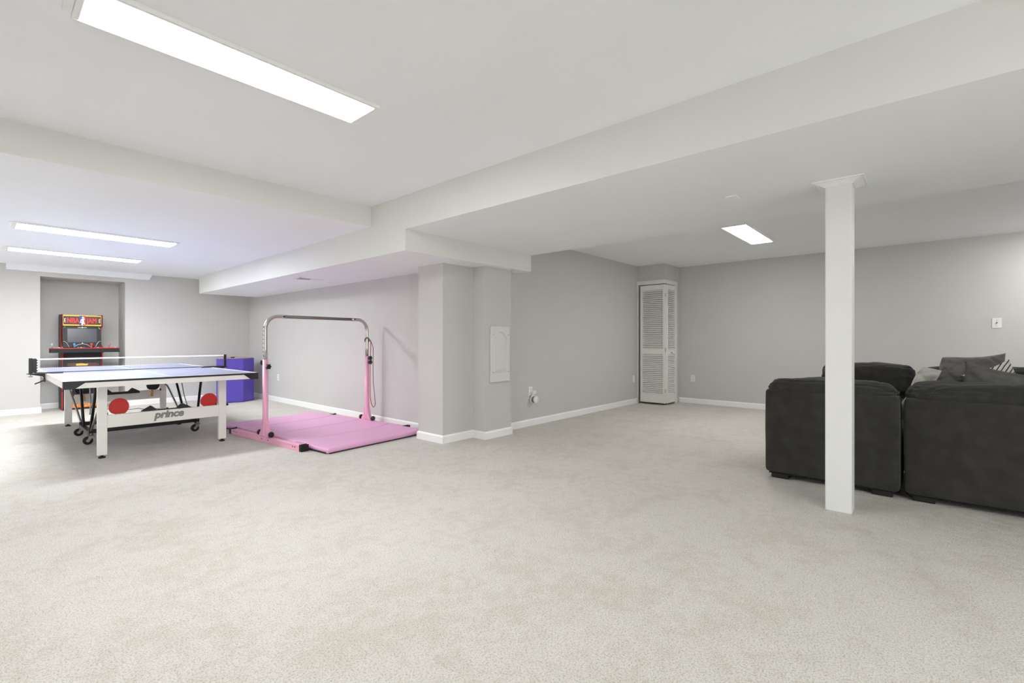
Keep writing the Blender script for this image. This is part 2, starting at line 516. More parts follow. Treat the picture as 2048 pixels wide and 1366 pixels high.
# ------------------------------------------------------------------ support post with stepped crown
pc, pw = (3.721, 0.440), 0.142
po = struct('pillar', box(nb(), pc[0] - pw / 2, pc[0] + pw / 2, pc[1] - pw / 2, pc[1] + pw / 2, 0, Z_DROP, .004), 'post', label='square white support post in front of the sofas')
cr = nb()
hp = pw / 2
prof = [(hp, 2.088), (hp + .010, 2.088), (hp + .010, 2.093), (hp + .022, 2.097), (hp + .022, 2.100), (hp + .036, 2.104), (hp + .036, 2.107), (hp + .050, 2.111), (hp + .050, 2.113), (hp + .066, 2.113), (hp + .066, Z_DROP), (hp, Z_DROP)]
rings = []
for (r, z) in prof:
    rings.append([cr.verts.new((pc[0] + sx * r, pc[1] + sy * r, z)) for sx, sy in ((-1, -1), (1, -1), (1, 1), (-1, 1))])
for i in range(len(rings)):
    a, b = rings[i], rings[(i + 1) % len(rings)]
    for k in range(4):
        cr.faces.new((a[k], a[(k + 1) % 4], b[(k + 1) % 4], b[k]))
bmesh.ops.recalc_face_normals(cr, faces=cr.faces[:])
struct('crown_moulding', cr, 'trim', po)


# ------------------------------------------------------------------ ceiling lights
def panel_light(x0, x1, y0, y1, z, lens, label, drop=0.018, wrap=0.0):
    t = thing('ceiling_light', label, 'ceiling light', ((x0 + x1) / 2, (y0 + y1) / 2, z), 'flat ceiling light panels')
    f = nb(); b = 0.024
    box(f, x0, x1, y0, y0 + b, z - drop, z + .001, .003); box(f, x0, x1, y1 - b, y1, z - drop, z + .001, .003)
    box(f, x0, x0 + b, y0 + b, y1 - b, z - drop, z + .001, .003); box(f, x1 - b, x1, y0 + b, y1 - b, z - drop, z + .001, .003)
    obj('frame', f, 'lampframe', t)
    d = nb(); box(d, x0 + b, x1 - b, y0 + b, y1 - b, z - drop + .005 - wrap, z - drop + .011)
    obj('diffuser', d, lens, t)
    for s in (0, 1):
        e = nb()
        if s == 0:
            box(e, x0 - .03, x0, (y0 + y1) / 2 - .12, (y0 + y1) / 2 + .12, z - .008, z + .001, .003)
        else:
            box(e, x1, x1 + .012, (y0 + y1) / 2 - .12, (y0 + y1) / 2 + .12, z - .008, z + .001, .003)
        obj('end_clip', e, 'lampframe', t)
    return t


panel_light(0.255, 1.515, 2.335, 2.64, Z_MAIN, 'lens_main', 'long lit ceiling panel nearest the camera on the highest ceiling')
panel_light(0.23, 1.545, 6.46, 6.81, Z_LEFT, 'lens_left', 'lit ceiling panel directly above the table tennis table, closer one of that pair')
panel_light(0.23, 1.545, 8.22, 8.54, Z_LEFT, 'lens_left', 'lit ceiling panel closest to the arcade niche')
panel_light(5.63, 6.89, 1.51, 1.81, Z_RIGHT, 'lens_right', 'short-looking lit ceiling panel beyond the white post')
panel_light(0.255, 1.515, -1.90, -1.60, Z_MAIN, 'lens_main', 'ceiling panel on the highest ceiling behind the camera')
panel_light(6.70, 7.96, -1.55, -1.25, Z_RIGHT, 'lens_right', 'ceiling panel next to the wall behind the sofas, outside the view', wrap=.03)

# ------------------------------------------------------------------ small ceiling fittings
t = thing('air_vent', 'small metal air register in the underside of the low soffit', 'vent', (2.96, 6.26, Z_SOF))
f = nb()
vx0, vx1, vy0, vy1 = 2.80, 3.12, 6.17, 6.35
box(f, vx0, vx1, vy0, vy0 + .02, Z_SOF - .006, Z_SOF); box(f, vx0, vx1, vy1 - .02, vy1, Z_SOF - .006, Z_SOF)
box(f, vx0, vx0 + .02, vy0, vy1, Z_SOF - .006, Z_SOF); box(f, vx1 - .02, vx1, vy0, vy1, Z_SOF - .006, Z_SOF)
obj('frame', f, 'trim', t)
obj('backing', box(nb(), vx0 + .015, vx1 - .015, vy0 + .015, vy1 - .015, Z_SOF - .0015, Z_SOF), 'hole', t)
for k in range(12):
    x = vx0 + .03 + k * .0236
    s = nb(); ang = -0.9 if k < 6 else 0.9
    box(s, -.008, .008, -.07, .07, -.0008, .0008, rot=Matrix.Translation((x, 6.26, Z_SOF - .0075)) @ Matrix.Rotation(ang, 4, 'Y'))
    obj('slat', s, 'trim', t)
t = thing('blank_cover_plate', 'small blank cover plate on the boxed beam beside the white post', 'cover plate', (3.58, 1.055, Z_DROP))
obj('plate', box(nb(), 3.52, 3.635, 1.018, 1.092, Z_DROP - .008, Z_DROP + .001, .003), 'ceil', t)
obj('screw', cyl(nb(), (3.55, 1.055, Z_DROP - .0095), (3.55, 1.055, Z_DROP - .004), .004, 8), 'trim', t)
obj('screw', cyl(nb(), (3.605, 1.055, Z_DROP - .0095), (3.605, 1.055, Z_DROP - .004), .004, 8), 'trim', t)


# ------------------------------------------------------------------ outlets, switch, plug-in device
def wallplate(name, label, cat, c, facing, holes='outlet', w=.072, h=.116, group=None):
    """facing: '-X' or '-Y' ; c = centre on the wall surface"""
    t = thing(name, label, cat, c, group)
    R = Matrix.Translation(Vector(c)) @ (Matrix.Rotation(-PI / 2, 4, 'Z') if facing == '-X' else Matrix.Identity(4))
    # local: x to the right along the wall, -y out of the wall
    obj('plate', box(nb(), -w / 2, w / 2, -.006, .001, -h / 2, h / 2, .003, 2, rot=R), 'plastic', t)
    if holes == 'outlet':
        for s in (-1, 1):
            r = obj('receptacle', box(nb(), -.017, .017, -.0085, -.004, s * .026 - .014, s * .026 + .014, .004, 2, rot=R), 'plastic', t)
            for q in (-.007, .007):
                obj('slot', box(nb(), q - .0015, q + .0015, -.0092, -.007, s * .026 - .003, s * .026 + .007, rot=R), 'hole', r)
    elif holes == 'switch':
        box_t = nb(); box(box_t, -.007, .007, -.018, -.004, -.004, .012, .002, rot=R)
        obj('toggle', box_t, 'greyplastic', t)
        for s in (-1, 1):
            obj('screw', box(nb(), -.003, .003, -.0075, -.004, s * .034 - .003, s * .034 + .003, .001, rot=R), 'greyplastic', t)
    return t


wallplate('wall_outlet', 'white outlet plate on the grey wall behind the gymnastics bar', 'outlet', (XW1, 8.755, .437), '-X')
wallplate('wall_outlet', 'white outlet plate on the wall between the louvered door and the sofa', 'outlet', (XR, 3.108, .436), '-X')
wallplate('wall_outlet', 'white outlet plate seen edge-on beside the left jamb of the louvered door', 'outlet', (7.56, YW2, .43), '-Y')
wallplate('light_switch', 'white light switch plate high on the wall above the sofas', 'light switch', (XR, -.615, 1.312), '-X', 'switch', .085, .125)
wallplate('wall_outlet', 'white outlet plate holding the plug-in round device', 'outlet', (4.725, YW2, .445), '-Y')
t = thing('plug_in_speaker', 'round white plug-in device on a ring bracket below the outlet', 'speaker', (4.755, YW2 - .03, .34))
obj('plug_adapter', box(nb(), 4.728, 4.790, YW2 - .048, YW2 - .0095, .405, .455, .006, 2), 'plastic', t)
obj('bracket_arm', box(nb(), 4.732, 4.772, YW2 - .03, YW2 - .012, .365, .42, .005, 2), 'plastic', t)
ring = nb()
tube(ring, [(4.755 + .050 * math.cos(k * PI / 14), YW2 - .022, .338 + .050 * math.sin(k * PI / 14)) for k in range(28)], .008, 8, close=True)
obj('ring_bracket', ring, 'plastic', t)
obj('speaker_body', lathe(nb(), [(.030, 0), (.040, .012), (.043, .035), (.043, .05)], (4.755, YW2 - .012, .338), (0, -1, 0), 28), 'greyplastic', t, label='grey fabric side of the round device')
obj('speaker_face', lathe(nb(), [(.043, 0), (.047, .004), (.047, .016), (.042, .022), (.0, .024)], (4.755, YW2 - .060, .338), (0, -1, 0), 28), 'plastic', t)

# ------------------------------------------------------------------ access panel on the column
t = thing('access_panel', 'grey-painted arched raised-panel door screwed onto the grey column', 'access panel', (3.957, 3.690, .625))
ax0, ax1, az0, az1, ay = 3.802, 4.114, .628, 1.258, 3.690
obj('panel_board', box(nb(), ax0, ax1, ay - .020, ay, az0, az1, .005, 2), 'panelpaint', t)


def arch(x0, x1, z0, z1, rise, n=14):
    p = [(x0, z0), (x1, z0), (x1, z1)]
    w = x1 - x0
    for k in range(1, n):
        u = k / n
        # cathedral arch: flat shoulders and a raised middle
        e = min(1, max(0, (math.sin(u * PI) - .35) / .65))
        e = e * e * (3 - 2 * e)
        p.append((x1 - u * w, z1 + rise * e))
    p.append((x0, z1)); return p


o_ = arch(ax0 + .048, ax1 - .048, az0 + .105, az1 - .115, .055); i_ = arch(ax0 + .060, ax1 - .060, az0 + .117, az1 - .125, .053)
mo = nb()
n_ = len(o_)
A = [mo.verts.new((p[0], ay - .0195, p[1])) for p in o_]; B = [mo.verts.new((p[0], ay - .0195, p[1])) for p in i_]
D = [mo.verts.new(((p[0] + q[0]) / 2, ay - .030, (p[1] + q[1]) / 2)) for p, q in zip(o_, i_)]
for k in range(n_):
    j = (k + 1) % n_
    mo.faces.new((A[k], A[j], D[j], D[k])); mo.faces.new((D[k], D[j], B[j], B[k]))
bmesh.ops.recalc_face_normals(mo, faces=mo.faces[:])
obj('arched_moulding', mo, 'panelpaint', t)
fi = nb()
p0 = arch(ax0 + .066, ax1 - .066, az0 + .123, az1 - .130, .051); p1 = arch(ax0 + .086, ax1 - .086, az0 + .143, az1 - .150, .048)
A = [fi.verts.new((p[0], ay - .0205, p[1])) for p in p0]; B = [fi.verts.new((p[0], ay - .0275, p[1])) for p in p1]
for k in range(n_):
    j = (k + 1) % n_; fi.faces.new((A[k], A[j], B[j], B[k]))
fi.faces.new(B); bmesh.ops.recalc_face_normals(fi, faces=fi.faces[:])
obj('raised_field', fi, 'panelpaint', t)
for sx in (ax0 + .035, ax1 - .025):
    for sz in (az0 + .11, az1 - .095):
        obj('screw', cyl(nb(), (sx, ay - .0235, sz), (sx, ay - .018, sz), .005, 10), 'greyplastic', t)

# ------------------------------------------------------------------ corner closet with folding louvered door
hd_ = nb()
prism(hd_, [(CX - .012, CY - .012), (8.20, CY - .012), (8.20, CY + .004), (CX + .004, CY + .004), (CX + .004, YW2), (CX - .012, YW2)], 'Z', 2.062, 2.128)
struct('trim_1', hd_, 'door', label='white head casing wrapped round the closet corner')
struct('trim_3', box(nb(), 8.105, 8.195, CY - .012, CY + .004, 0, 2.062, .003), 'door', label='white side casing of the closet')
struct('trim_4', box(nb(), CX - .012, CX + .04, YW2 - .022, YW2, 0, 2.062, .003), 'door', label='white jamb strip of the closet at the grey wall')
struct('wall_closet', box(nb(), CX + .30, CX + .32, CY + .12, YW2, 0, 2.07), 'hole')  # near-black sheet stands in for the shade inside the closet

door = bpy.data.objects.new('door_1', None); C.objects.link(door); door.location = (CX, CY, 0); door['kind'] = 'structure'
door['label'] = 'white louvered bifold closet door folded round the corner'
slat_mesh = {}


def leaf(name, length, R):
    """louvered leaf: local x along the leaf, -y out; R places it"""
    th, st = .028, .045
    z0, z1 = .035, 2.045
    lf = nb()
    # stiles and rails joined into the leaf frame
    box(lf, 0, st, -th, 0, z0, z1, .003, rot=R); box(lf, length - st, length, -th, 0, z0, z1, .003, rot=R)
    for (a, b) in ((z0, z0 + .145), (.862, .945), (z1 - .085, z1)):
        box(lf, st - .001, length - st + .001, -th + .002, -.002, a, b, .002, rot=R)
    frame = obj(name, lf, 'door', door)
    for (a, b, n) in ((z0 + .145, .862, 21), (.945, z1 - .085, 31)):
        for k in range(n):
            z = a + (k + .5) * (b - a) / n
            key = round(length, 3)
            if key not in slat_mesh:
                s = nb(); box(s, st - .004, length - st + .004, -.0185, .0185, -.003, .003, .0012, rot=Matrix.Rotation(0.85, 4, 'X'))
                me = bpy.data.meshes.new('slat'); s.to_mesh(me); s.free(); me.materials.append(M['door']); slat_mesh[key] = me
            o = bpy.data.objects.new('slat', slat_mesh[key]); C.objects.link(o); o.parent = frame
            o.matrix_parent_inverse = Matrix.Identity(4)
            o.matrix_basis = Matrix.Translation(-Vector((CX, CY, 0))) @ R @ Matrix.Translation((0, -th / 2, z))
    return frame


# first leaf runs along the -X face, second along the -Y face
L1 = 0.452
R1 = Matrix.Translation((CX - .008, YW2 - .072, 0)) @ Matrix.Rotation(-PI / 2, 4, 'Z')
leaf('door_leaf', L1, R1)
R2 = Matrix.Translation((CX - .003, CY - .012, 0))
l2 = leaf('door_leaf', .375, R2)
obj('door_knob', lathe(nb(), [(.008, 0), (.008, .012), (.017, .02), (.019, .03), (.012, .04)], (CX + .17, CY - .040, .90), (0, -1, 0), 14), 'door', l2)
for z in (.25, .94, 1.86):
    obj('hinge', cyl(nb(), (CX - .036, CY - .030, z - .03), (CX - .036, CY - .030, z + .03), .005, 8), 'zinc', l2)

# ------------------------------------------------------------------ table tennis table
TX0, TX1, TY0, TY1, TZ = 0.49, 2.05, 5.55, 8.53, 0.745
TM = (TY0 + TY1) / 2
t = thing('table_tennis_table', 'table tennis table with blue top and white metal legs, folded from two halves', 'table', ((TX0 + TX1) / 2, TM, 0))
LX = (0.775, 1.775)
for (y0, y1, yl, near) in ((TY0, TM - .004, 5.80, True), (TM + .004, TY1, 8.275, False)):
    obj('table_top', box(nb(), TX0 + .004, TX1 - .004, y0 + .004, y1 - .004, TZ - .016, TZ), 'ttblue', t, label='blue playing surface of one half')
    ln = nb(); zz = TZ + .0012
    for (a, b, c, d) in ((TX0 + .004, TX0 + .026, y0, y1), (TX1 - .026, TX1 - .004, y0, y1), ((TX0 + TX1) / 2 - .003, (TX0 + TX1) / 2 + .003, y0, y1),
                         ((TX0 + .026), (TX1 - .026), (y0 if near else y1 - .026), (y0 + .026 if near else y1))):
        c2 = max(c, y0 + .006); d2 = min(d, y1 - .006)
        box(ln, a, b, c2, d2, TZ - .0005, zz)
    obj('boundary_lines', ln, 'ttline', t)
    ye = y0 if near else y1
    sg = 1 if near else -1
    # black edge band and white aprons
    eb = nb(); box(eb, TX0, TX1, min(ye, ye + sg * .012), max(ye, ye + sg * .012), TZ - .018, TZ - .001, .002)
    obj('edge_band', eb, 'black', t)
    ap = nb(); box(ap, TX0 + .012, TX1 - .012, min(ye + sg * .003, ye + sg * .028), max(ye + sg * .003, ye + sg * .028), TZ - .066, TZ - .0175, .002)
    obj('end_apron', ap, 'ttwhite', t)
    for s, x in ((1, TX0), (-1, TX1)):
        a2 = nb(); box(a2, min(x + s * .002, x + s * .027), max(x + s * .002, x + s * .027), y0 + .03, y1 - .03, TZ - .066, TZ - .0165, .002); box(a2, min(x, x + s * .0038), max(x, x + s * .0038), y0 + .012, y1 - .012, TZ - .02, TZ - .0005)
        obj('side_apron', a2, 'ttwhite', t)
        # black corner cap, slanted inner edge as in the photo
        cc = nb()
        q0, q1, q2 = x - s * .004, x + s * .140, x + s * .070
        prism(cc, [(q0, TZ - .070), (q2, TZ - .070), (q1, TZ - .017), (q1, TZ - .002), (q0, TZ - .002)], 'Y', min(ye - sg * .004, ye + sg * .004), max(ye - sg * .004, ye + sg * .004))
        box(cc, min(x - s * .004, x + s * .004), max(x - s * .004, x + s * .004), min(ye, ye + sg * .03), max(ye, ye + sg * .03), TZ - .070, TZ - .002)
        obj('corner_cap', cc, 'black', t)
    # legs with levelling feet
    for x in LX:
        lg = obj('leg', box(nb(), x - .036, x + .036, yl - .022, yl + .022, .028, TZ - .016, .004, 2), 'ttwhite', t)
        fo = nb(); cyl(fo, (x, yl, .012), (x, yl, .03), .012, 10); cyl(fo, (x, yl, 0.001), (x, yl, .013), .027, 16)
        obj('levelling_foot', fo, 'rubber', lg)
    pn = obj('leg_panel', box(nb(), LX[0] + .034, LX[1] - .034, yl - .016, yl + .016, .277, .398, .004, 2), 'ttwhite', t)
    if near:
        tx = textbm('prince', .100, .0012, .22, .0045, 'CENTER', .96)
        wall_text(tx, (1.292, yl - .0168, .324))
        obj('lettering', tx, 'grey_print', pn)
        for k in range(3):
            pass
    # ball tray: black holder with raised triangular ends on the panel's inner side
    tr = nb(); ty = yl + sg * .045
    box(tr, 1.10, 1.475, ty - .025, ty + .025, .372, .402, .003)
    for s, x in ((1, 1.10), (-1, 1.475)):
        prism(tr, [(x - s * .02, .372), (x + s * .10, .372), (x + s * .10, .405), (x + s * .075, .43), (x + s * .055, .446), (x - s * .02, .40)], 'Y', ty - .027, ty + .027)
    obj('ball_tray', tr, 'black', t)
    # paddle holder clips beside the legs
    for x in (LX[0] + .043, LX[1] - .043):
        obj('paddle_clip', box(nb(), x - .008, x + .008, ty + (.0 if near else -.028), ty + (.028 if near else 0), .385, .415, .003), 'black', t)
    # black frame under the top that the struts hinge on
# folding undercarriage: two V frames, lower cross bars, four casters
SX = (0.80, 1.77)
CYN, CYF = 6.66, 7.34
for yb in (CYN, CYF):
    obj('cross_bar', box(nb(), SX[0] - .02, SX[1] + .02, yb - .02, yb + .02, .115, .155, .004), 'blacksteel', t)
for x in SX:
    inward = .045 if x < 1.2 else -.045
    for (ytop, ybot) in ((6.42, CYN + .02), (7.63, CYF - .17)):
        s1 = nb(); tube(s1, [(x + inward * .3, ytop, TZ - .02), (x + inward * .3, ytop + (ybot - ytop) * .25, .56), (x, ybot, .13)], .014, 10)
        obj('strut', s1, 'blacksteel', t)
    # thin locking rod
    rd = nb(); tube(rd, [(x + inward, 7.22, TZ - .03), (x + inward, 7.03, .42), (x + inward * .6, 6.95, .28)], .006, 8)
    obj('lock_rod', rd, 'zinc', t)
    fb = nb(); obox(fb, (x, CYN - .01, .118), (x, CYF + .01, .118), .034, .034, .004)
    obj('side_rail', fb, 'blacksteel', t)
    for yc in (CYN, CYF):
        cs = nb(); cyl(cs, (x, yc, .090), (x, yc, .122), .015, 12); box(cs, x - .03, x + .03, yc - .026, yc + .026, .086, .094, .003)
        for q in (-.022, .019):
            prism(cs, [(x - .016, .088), (x + .024, .088), (x - .014, .034), (x - .034, .038)], 'Y', yc + q, yc + q + .003)
        cz = obj('caster', cs, 'zinc', t)
        wh = nb(); lathe(wh, [(.014, -.016), (.037, -.016), (.042, -.011), (.042, .011), (.037, .016), (.014, .016)], (x - .024, yc, .0425), (0, 1, 0), 24)
        obj('wheel', wh, 'rubber', cz)
        hb = nb(); cyl(hb, (x - .024, yc - .0205, .0425), (x - .024, yc + .0205, .0425), .016, 12)
        obj('hub', hb, 'zinc', cz)
# grey folding link arms from the left legs down to the casters, and their twins on the right
for x, sgx in ((LX[0], 1), (LX[1], -1)):
    for (yl, yc, zt) in ((5.83, CYN, .455), (8.245, CYF, .52)):
        dy = 1 if yc > yl else -1
        a1 = nb()
        xo = x + (0.0 if sgx > 0 else 0)
        tube(a1, [(xo, yl + dy * .02, zt - .03), (xo, yl + dy * .22, zt - .06), (xo, yl + dy * .25, zt - .075), (SX[0] + (0 if sgx > 0 else SX[1] - SX[0]), yc - dy * .03, .15)], .011, 10)
        obj('link_arm', a1, 'zinc', t)
kn = nb(); cyl(kn, (LX[1] + .036, 5.80, .395), (LX[1] + .060, 5.80, .395), .013, 12)
obj('side_knob', kn, 'black', t)

# net set clamped to the table
ny = TM
t = thing('table_tennis_net', 'table tennis net with white top tape and black posts across the table', 'net', ((TX0 + TX1) / 2, ny, TZ))
NXL, NXR = 0.372, 2.190
for s, x in ((1, NXL), (-1, NXR)):
    ps = nb(); box(ps, x - .014, x + .014, ny - .012, ny + .012, TZ + .004, TZ + .168, .003)
    if s > 0:
        box(ps, x + .012, x + .045, ny - .008, ny + .008, TZ + .012, TZ + .163, .002)
    p_ = obj('net_post', ps, 'black', t)
    if s > 0:
        for k in range(5):
            obj('cord_notch', box(nb(), x + .043, x + .052, ny - .010, ny + .010, TZ + .030 + k * .027, TZ + .043 + k * .027, .002), 'black', p_)
    cl = nb(); xe = TX0 if s > 0 else TX1
    # bracket: flat arm over the table edge, tapered arm below, clamp jaw
    box(cl, min(x - s * .03, xe + s * .13), max(x - s * .03, xe + s * .13), ny - .022, ny + .022, TZ + .0015, TZ + .008, .001)
    prism(cl, [(x - s * .03, TZ + .002), (xe - s * .008, TZ + .002), (xe - s * .008, TZ - .055), (x + s * .085, TZ - .026)], 'Y', ny - .010, ny + .010)
    box(cl, min(xe - s * .022, xe - s * .006), max(xe - s * .022, xe - s * .006), ny - .02, ny + .02, TZ - .085, TZ - .01, .002)
    if s > 0:
        obox(cl, (xe - .010, ny, TZ - .066), (x + .03, ny, TZ - .105), .02, .012)
    obj('clamp', cl, 'black', t)
    kb = nb(); cyl(kb, (x - s * .0, ny, TZ - .02), (x, ny, TZ + .002), .004, 8); cyl(kb, (x, ny, TZ - .030), (x, ny, TZ - .020), .016, 14)
    obj('clamp_screw', kb, 'zinc', t)


def netmat():
    m = bpy.data.materials.new('net_mesh'); m.use_nodes = True
    nt = m.node_tree; b = nt.nodes['Principled BSDF']
    b.inputs['Base Color'].default_value = rgb(118, 120, 120); b.inputs['Roughness'].default_value = .8
    return m


M['netcord'] = netmat()
# the netting: thin threads, real geometry joined into one part
nt_ = nb()
x = NXL + .03
while x < NXR - .02:
    box(nt_, x - .0003, x + .0003, ny - .0003, ny + .0003, TZ + .014, TZ + .150); x += .0165
z = TZ + .022
while z < TZ + .146:
    box(nt_, NXL + .02, NXR - .01, ny - .0003, ny + .0003, z - .0003, z + .0003); z += .0165
no = obj('netting', nt_, 'netcord', t); no['kind'] = 'stuff'
tp = nb(); box(tp, NXL + .03, NXR - .005, ny - .003, ny + .003, TZ + .147, TZ + .161, .001)
obj('top_tape', tp, 'ttline', t)
tp = nb(); box(tp, NXL + .03, NXR - .01, ny - .003, ny + .003, TZ + .009, TZ + .017, .001)
obj('bottom_cord', tp, 'black', t)


# paddles in their holders
def paddle(name, label, cx, cz, y, tilt, face, group=None):
    t = thing(name, label, 'paddle', (cx, y, cz), group)
    R = Matrix.Translation((cx, y, cz)) @ Matrix.Rotation(tilt, 4, 'Y')
    n = 36; pts = []
    for k in range(n):
        a = 2 * PI * k / n
        px, pz = .076 * math.cos(a), .082 * math.sin(a)
        if pz < -.06:
            pz = -.06 + (pz + .06) * .5
        pts.append((px, pz))
    bl = nb(); prism(bl, [(p[0] * 1.01, p[1] * 1.01) for p in pts], 'Y', -.004, .004); bl.transform(R)
    obj('blade', bl, 'wood', t)
    for s in (-1, 1):
        ru = nb(); prism(ru, pts, 'Y', s * .0042, s * .0075); ru.transform(R)
        obj('rubber_sheet', ru, face if s < 0 else ('padblk' if face == 'padred' else 'padred'), t)
    hd = nb(); box(hd, -.014, .014, -.010, .010, -.165, -.065, .005, 2, rot=R)
    obj('handle', hd, 'wood', t)
    return t


paddle('table_tennis_paddle', 'red table tennis paddle standing beside the left leg of the white table', .905, .462, 5.842, .12, 'padred')
paddle('table_tennis_paddle', 'red table tennis paddle standing beside the right leg of the white table', 1.660, .448, 5.842, .5, 'padred')
paddle('table_tennis_paddle', 'black table tennis paddle behind the dark struts, left end of the far leg panel', .905, .472, 8.230, -.1, 'padblk')
paddle('table_tennis_paddle', 'black table tennis paddle at the right end of the far leg panel', 1.650, .472, 8.230, .1, 'padblk')

# ------------------------------------------------------------------ arcade cabinet
AX0, AX1 = 0.878, 1.366
AC = (AX0 + AX1) / 2
t = thing('arcade_cabinet', 'black arcade cabinet with red edges and a lettered marquee in the niche', 'arcade machine', (AC, 10.36, 0))
side = [(10.15, 0.30), (10.15, .88), (10.06, .905), (10.05, .965), (10.14, .985), (10.30, 1.04), (10.335, 1.16), (10.295, 1.27), (10.17, 1.325), (10.16, 1.505), (10.56, 1.515), (10.60, 1.46), (10.60, .30)]
for s, x in ((1, AX0), (-1, AX1)):
    sp = obj('side_panel', prism(nb(), side, 'X', min(x, x + s * .014), max(x, x + s * .014)), 'arcblack', t)
    rd = nb(); tube(rd, [(x + s * .007, p[0] - .001, p[1]) for p in side[:-2]], .008, 6)
    obj('red_edge_trim', rd, 'arcred', sp)
iw0, iw1 = AX0 + .014, AX1 - .014
mq = obj('marquee', prism(nb(), [(10.178, 1.330), (10.172, 1.500), (10.30, 1.500), (10.30, 1.330)], 'X', iw0, iw1), 'arcyel', t)
# dark field, pale letters, red letters and emblem on the marquee
obj('marquee_field', box(nb(), iw0 + .008, iw1 - .008, 10.1715, 10.174, 1.352, 1.482), 'arcbrown', mq)
for body, x in (('NBA', AC - .112), ('JAM', AC + .112)):
    b1 = textbm(body, .118, .0012, 0, 0, 'CENTER', 1.04)
    for dx_ in (.005, -.005):
        b2 = textbm(body, .118, .0012, 0, 0, 'CENTER', 1.04); b2.transform(Matrix.Translation((dx_, 0, dx_ * .01))); _join(b1, b2)
    wall_text(b1, (x, 10.1705, 1.376), .60); obj('letters', b1, 'arctext', mq)
for x in (iw0 + .024, iw1 - .024):
    b1 = textbm('E', .085, .0012, 0, .001, 'CENTER'); wall_text(b1, (x, 10.1705, 1.386), .5); obj('end_mark', b1, 'arcwhite', mq)
em = nb(); box(em, AC - .036, AC + .002, 10.168, 10.1715, 1.338, 1.492, .0015); obj('emblem_field', em, 'arcblue', mq)
em = nb(); box(em, AC + .002, AC + .036, 10.168, 10.1715, 1.338, 1.492, .0015); obj('emblem_field', em, 'arctext', mq)
em = nb()
prism(em, [(AC - .016, 1.342), (AC + .004, 1.342), (AC + .006, 1.372), (AC + .020, 1.352), (AC + .030, 1.358), (AC + .018, 1.392), (AC + .016, 1.425), (AC + .028, 1.440), (AC + .022, 1.450),
           (AC + .008, 1.446), (AC - .004, 1.448), (AC - .022, 1.430), (AC - .026, 1.402), (AC - .018, 1.400), (AC - .012, 1.420), (AC - .008, 1.395), (AC - .014, 1.365)], 'Y', 10.1655, 10.1685)
for (ex, ez, er) in ((AC + .004, 1.465, .013), (AC - .022, 1.388, .010)):
    prism(em, [(ex + er * math.cos(k * PI / 7), ez + er * math.sin(k * PI / 7)) for k in range(14)], 'Y', 10.165, 10.1685)
obj('emblem', em, 'arcwhite', mq)
# bezel and screen, leaning back
bz = nb(); prism(bz, [(10.175, .985), (10.21, 1.325), (10.30, 1.325), (10.265, .985)], 'X', iw0, iw1)
bzo = obj('bezel', bz, 'arcblack', t)


def bez(z, off=0.0):
    return 10.175 + (z - .985) / .34 * .035 - off


sc_ = nb()
prism(sc_, [(bez(1.068, .003), 1.068), (bez(1.285, .003), 1.285), (bez(1.285, -.004), 1.285), (bez(1.068, -.004), 1.068)], 'X', AC - .175, AC + .175)
obj('screen', sc_, 'arcscreen', t)
for pts in ([(-.095, .992), (-.08, 1.012), (-.05, 1.034), (0, 1.044), (.05, 1.034), (.08, 1.012), (.095, .992)],
            [(-.226, 1.085), (-.20, 1.078), (-.18, 1.05), (-.165, 1.015), (-.16, .990)], [(.226, 1.085), (.20, 1.078), (.18, 1.05), (.165, 1.015), (.16, .990)],
            [(-.222, 1.300), (-.21, 1.306), (-.198, 1.322)], [(.222, 1.284), (.21, 1.288), (.195, 1.318)], [(0, 1.044), (0, 1.060)]):
    cu = nb(); tube(cu, [(AC + p[0], bez(p[1], .002), p[1]) for p in pts], .0068, 6, .4)
    obj('court_line', cu, 'arcwhite', bzo)
cu = nb(); box(cu, AC - .052, AC + .052, 10.1985, 10.204, 1.302, 1.309); box(cu, AC - .004, AC + .004, 10.1985, 10.204, 1.293, 1.320)
obj('bezel_print', cu, 'arcwhite', bzo)
# wide control deck for four players
dk = nb(); DX0, DX1 = 0.726, 1.562
prism(dk, [(DX0 + .02, 9.99), (DX1 - .02, 9.99), (DX1, 10.02), (DX1 - .03, 10.24), (AX1 + .002, 10.26), (AX0 - .002, 10.26), (DX0 + .03, 10.24), (DX0, 10.02)], 'Z', .908, .970)
dko = obj('control_deck', dk, 'arcblack', t)
dt = nb(); prism(dt, [(DX0 + .014, 9.984), (DX1 - .014, 9.984), (DX1 + .006, 10.018), (DX1 - .026, 10.245), (AX1 + .002, 10.262), (AX0 - .002, 10.262), (DX0 + .026, 10.245), (DX0 - .006, 10.018)], 'Z', .970, .980)
obj('deck_top', dt, 'arcred', dko)
for x, m_ in ((.765, 'stickpale'), (1.018, 'stickblue'), (1.222, 'stickred'), (1.440, 'stickgrey')):
    js = nb(); cyl(js, (x, 10.10, .978), (x, 10.10, 1.004), .006, 10)
    j = obj('joystick', js, 'chrome', t)
    bt = nb(); lathe(bt, [(.006, .0), (.010, .004), (.015, .034), (.017, .044), (.012, .053), (.0, .055)], (x, 10.10, .998), (0, 0, 1), 16)
    obj('joystick_handle', bt, m_, j)
    for q in range(3):
        bu = nb(); cyl(bu, (x + .045 + q * .034, 10.10 + q * .008, .978), (x + .045 + q * .034, 10.10 + q * .008, .990), .013, 14)
        obj('button', bu, 'arcwhite' if q % 2 else m_, t)
